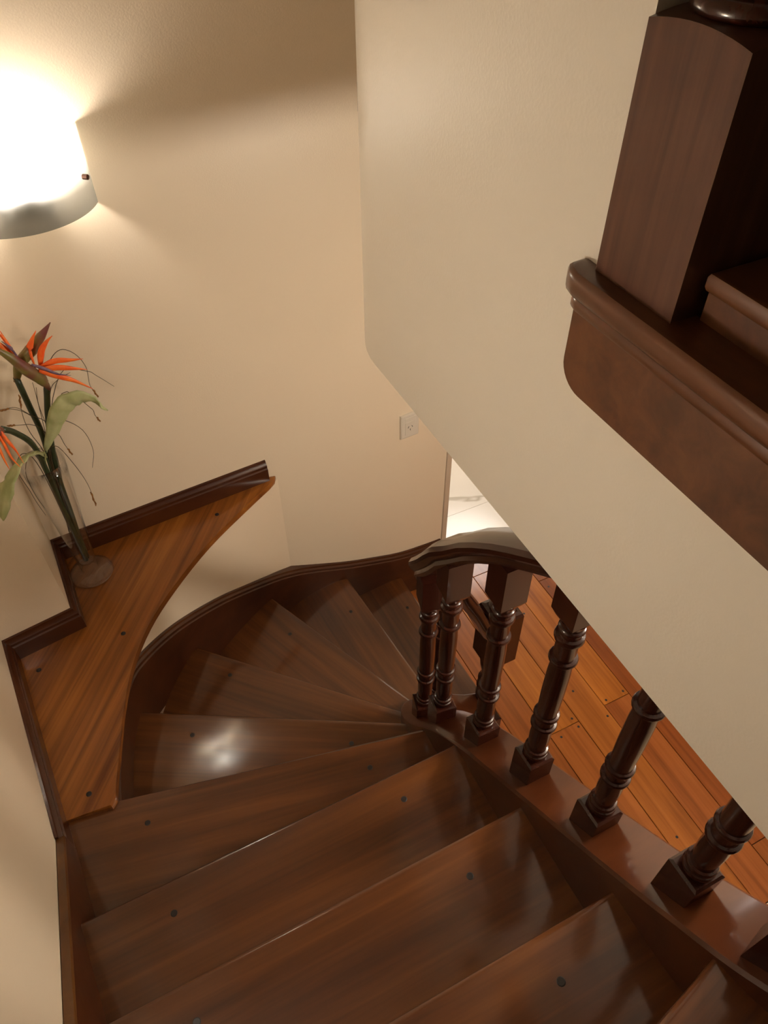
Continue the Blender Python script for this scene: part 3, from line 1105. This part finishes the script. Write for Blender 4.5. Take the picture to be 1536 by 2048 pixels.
STR = {
    's1': [(-0.165, 1.80, 1.60), (-0.132, 1.76, 1.673), (-0.109, 1.76, 1.604), (-0.094, 1.76, 1.515), (-0.095, 1.76, 1.425)],
    's2': [(-0.15, 1.82, 1.62), (-0.11, 1.84, 1.80), (-0.073, 1.84, 1.873), (-0.037, 1.84, 1.901), (-0.006, 1.84, 1.879), (0.009, 1.84, 1.832), (0.003, 1.84, 1.776), (0.013, 1.84, 1.731)],
    's3': [(-0.16, 1.81, 1.61), (-0.128, 1.8, 1.715), (-0.094, 1.8, 1.72), (-0.055, 1.8, 1.67), (-0.048, 1.8, 1.594), (-0.067, 1.8, 1.534)],
    's4': [(-0.16, 1.80, 1.60), (-0.119, 1.78, 1.692), (-0.111, 1.78, 1.653), (-0.103, 1.78, 1.613)],
    's5': [(-0.16, 1.81, 1.60), (-0.133, 1.8, 1.717), (-0.163, 1.8, 1.762), (-0.189, 1.8, 1.796), (-0.226, 1.8, 1.798)],
    's6': [(-0.17, 1.83, 1.60), (-0.154, 1.84, 1.695), (-0.176, 1.84, 1.746), (-0.206, 1.84, 1.769), (-0.235, 1.84, 1.776)],
    's7': [(-0.16, 1.80, 1.60), (-0.146, 1.79, 1.703), (-0.167, 1.79, 1.737), (-0.195, 1.79, 1.747), (-0.224, 1.79, 1.755)],
    's8': [(-0.195, 1.80, 1.58), (-0.215, 1.785, 1.66), (-0.245, 1.76, 1.64), (-0.240, 1.76, 1.55), (-0.238, 1.765, 1.50), (-0.232, 1.77, 1.44)],
    's9': [(-0.19, 1.82, 1.58), (-0.205, 1.80, 1.64), (-0.232, 1.78, 1.60), (-0.235, 1.78, 1.52), (-0.228, 1.78, 1.46)],
    's10': [(-0.169, 1.80, 1.60), (-0.179, 1.78, 1.723), (-0.178, 1.78, 1.782), (-0.166, 1.78, 1.842)],
    's11': [(-0.15, 1.83, 1.62), (-0.101, 1.84, 1.779), (-0.069, 1.84, 1.817), (-0.033, 1.84, 1.829)],
    's12': [(-0.15, 1.81, 1.62), (-0.07, 1.80, 1.80), (-0.016, 1.8, 1.735), (-0.011, 1.8, 1.707), (-0.004, 1.8, 1.681)],
    's13': [(-0.15, 1.83, 1.63), (-0.06, 1.84, 1.83), (0.006, 1.84, 1.821), (0.029, 1.84, 1.797), (0.062, 1.84, 1.752)],
    's14': [(-0.16, 1.83, 1.55), (-0.152, 1.84, 1.641), (-0.135, 1.84, 1.774), (-0.129, 1.84, 1.829)],
    's15': [(-0.15, 1.82, 1.55), (-0.14, 1.83, 1.662), (-0.136, 1.83, 1.764), (-0.125, 1.83, 1.818)],
}


def tube(name, pts, radii, mat, parent, seg=8, per=5, flat=1.0):
    P = catmull(pts, per)
    n = len(P) - 1
    if isinstance(radii, (list, tuple)):
        m = len(radii) - 1
        R = [radii[min(int(i / n * m), m - 1)] * (1 - (i / n * m - min(int(i / n * m), m - 1))) + radii[min(int(i / n * m) + 1, m)] * (i / n * m - min(int(i / n * m), m - 1)) for i in range(n + 1)]
    else:
        R = [radii] * (n + 1)
    bm = bmesh.new()
    tube_verts(bm, P, R, seg, flat)
    o = from_bm(name, bm, mat, smooth=True)
    if parent is not None:
        adopt(o, parent)
    return o


FL = [
    ('orange bird-of-paradise flower opening to the right, nearest the wall light shade', 'stem1', 'bract1', ['p1a', 'p1b', 'p1c', 'p1d', 'p1e'], 'b1'),
    ('bird-of-paradise flower with upright green bract at the top of the vase', 'stem2', 'bract2', ['p2a', 'p2b', 'p2c'], 'b2'),
    ('lowest bird-of-paradise flower drooping left out of the vase', 'stem3', 'bract3', ['p3a', 'p3b', 'p3c'], None),
]
for lab, st, br, pe, bl in FL:
    base = PT[st][0]
    F = empty('bird_of_paradise_flower', lab, 'flower', base, 'flowers in the glass vase')
    tube('stem', PT[st], [.0075, .0075, .0075, .008, .008], STEMG, F)
    tube('bract', PT[br], [.007, .015, .0165, .011, .001], BRACT, F, 10, 6, .75)
    for p in pe:
        tube('petal', PT[p], [.004, .0085, .0075, .004, .0006], ORANGE, F, 8, 5, .45)
    if bl:
        tube('violet_petal', PT[bl], [.003, .005, .0045, .002, .0005], BLUE, F, 6, 5, .5)


def leaf(name, pts, width, parent, wdir):
    P = catmull(pts, 5)
    n = len(P) - 1
    bm = bmesh.new()
    rows = []
    for i, p in enumerate(P):
        t = i / n
        wd = width * (math.sin(math.pi * min(1, max(0, (t - .12) / .88)) ** 1.35) ** .75 if t > .12 else 0) + .002
        tg = (P[min(i + 1, n)] - P[max(i - 1, 0)]).normalized()
        s = (wdir - tg * wdir.dot(tg)).normalized()
        nr = s.cross(tg)
        row = []
        for j in range(7):
            u = (j - 3) / 3
            row.append(p + s * u * wd + nr * (abs(u) * wd * .35 + .0025 * math.sin(i * 1.7) * (abs(u) > .3)))
        rows.append(row)
    top = [[bm.verts.new(c) for c in r] for r in rows]
    bot = [[bm.verts.new(c + Vector((0, 0.0012, -.0012))) for c in r] for r in rows]
    for i in range(n):
        for j in range(6):
            bm.faces.new((top[i][j], top[i][j + 1], top[i + 1][j + 1], top[i + 1][j]))
            bm.faces.new((bot[i][j], bot[i + 1][j], bot[i + 1][j + 1], bot[i][j + 1]))
        bm.faces.new((top[i][0], top[i + 1][0], bot[i + 1][0], bot[i][0]))
        bm.faces.new((top[i][6], bot[i][6], bot[i + 1][6], top[i + 1][6]))
    bm.faces.new([top[0][j] for j in range(7)] + [bot[0][j] for j in range(6, -1, -1)])
    bm.faces.new([top[n][j] for j in range(7)][::-1] + [bot[n][j] for j in range(7)])
    o = from_bm(name, bm, LEAF, smooth=True)
    adopt(o, parent)
    return o


for nm, lab, wd, wdir in (('leaf1', 'pale green leaf curling to the right above the vase rim', .026, Vector((-.55, -.1, .8))),
                          ('leaf2', 'pale green leaf drooping to the left in front of the wall projection', .028, Vector((.75, -.35, .5)))):
    base = (VX + .003, VY - .008, 1.20)
    G = empty('leaf_stalk', lab, 'leaf', base, 'leaves in the glass vase')
    tube('stalk', [base, (VX + .006, VY - .02, 1.42), PT[nm][0], PT[nm][1]], [.003, .003, .0025, .002], STEMG, G, 6)
    leaf('leaf', PT[nm], wd, G, wdir)

DG = empty('dried_grass', 'spray of thin dried stalks with brown seed heads among the flowers', 'dried grass', (VX, VY, 1.20))
for i, (k, p) in enumerate(STR.items()):
    stk = tube('strand', [(VX + .012 * math.cos(i * 2.4), VY + .012 * math.sin(i * 2.4), 1.30)] + p, [.0012, .0011, .001, .0008, .0006], DRY, DG, 5, 5)
    if k in ('s1', 's2', 's4', 's5', 's7', 's10', 's12'):
        a, b_ = Vector(p[-2]), Vector(p[-1])
        q = [a + (b_ - a) * t + Vector((.0012 * math.sin(t * 30), 0, .001 * math.cos(t * 25))) for t in (.35, .5, .62, .75, .88, 1.0)]
        sd = tube('seed_head', q, [.0012, .0028, .0018, .003, .002, .0026, .001], SEED, None, 6, 4)
        sd.parent = stk
        sd.location = Vector(sd.location) - Vector((0, 0, 0))
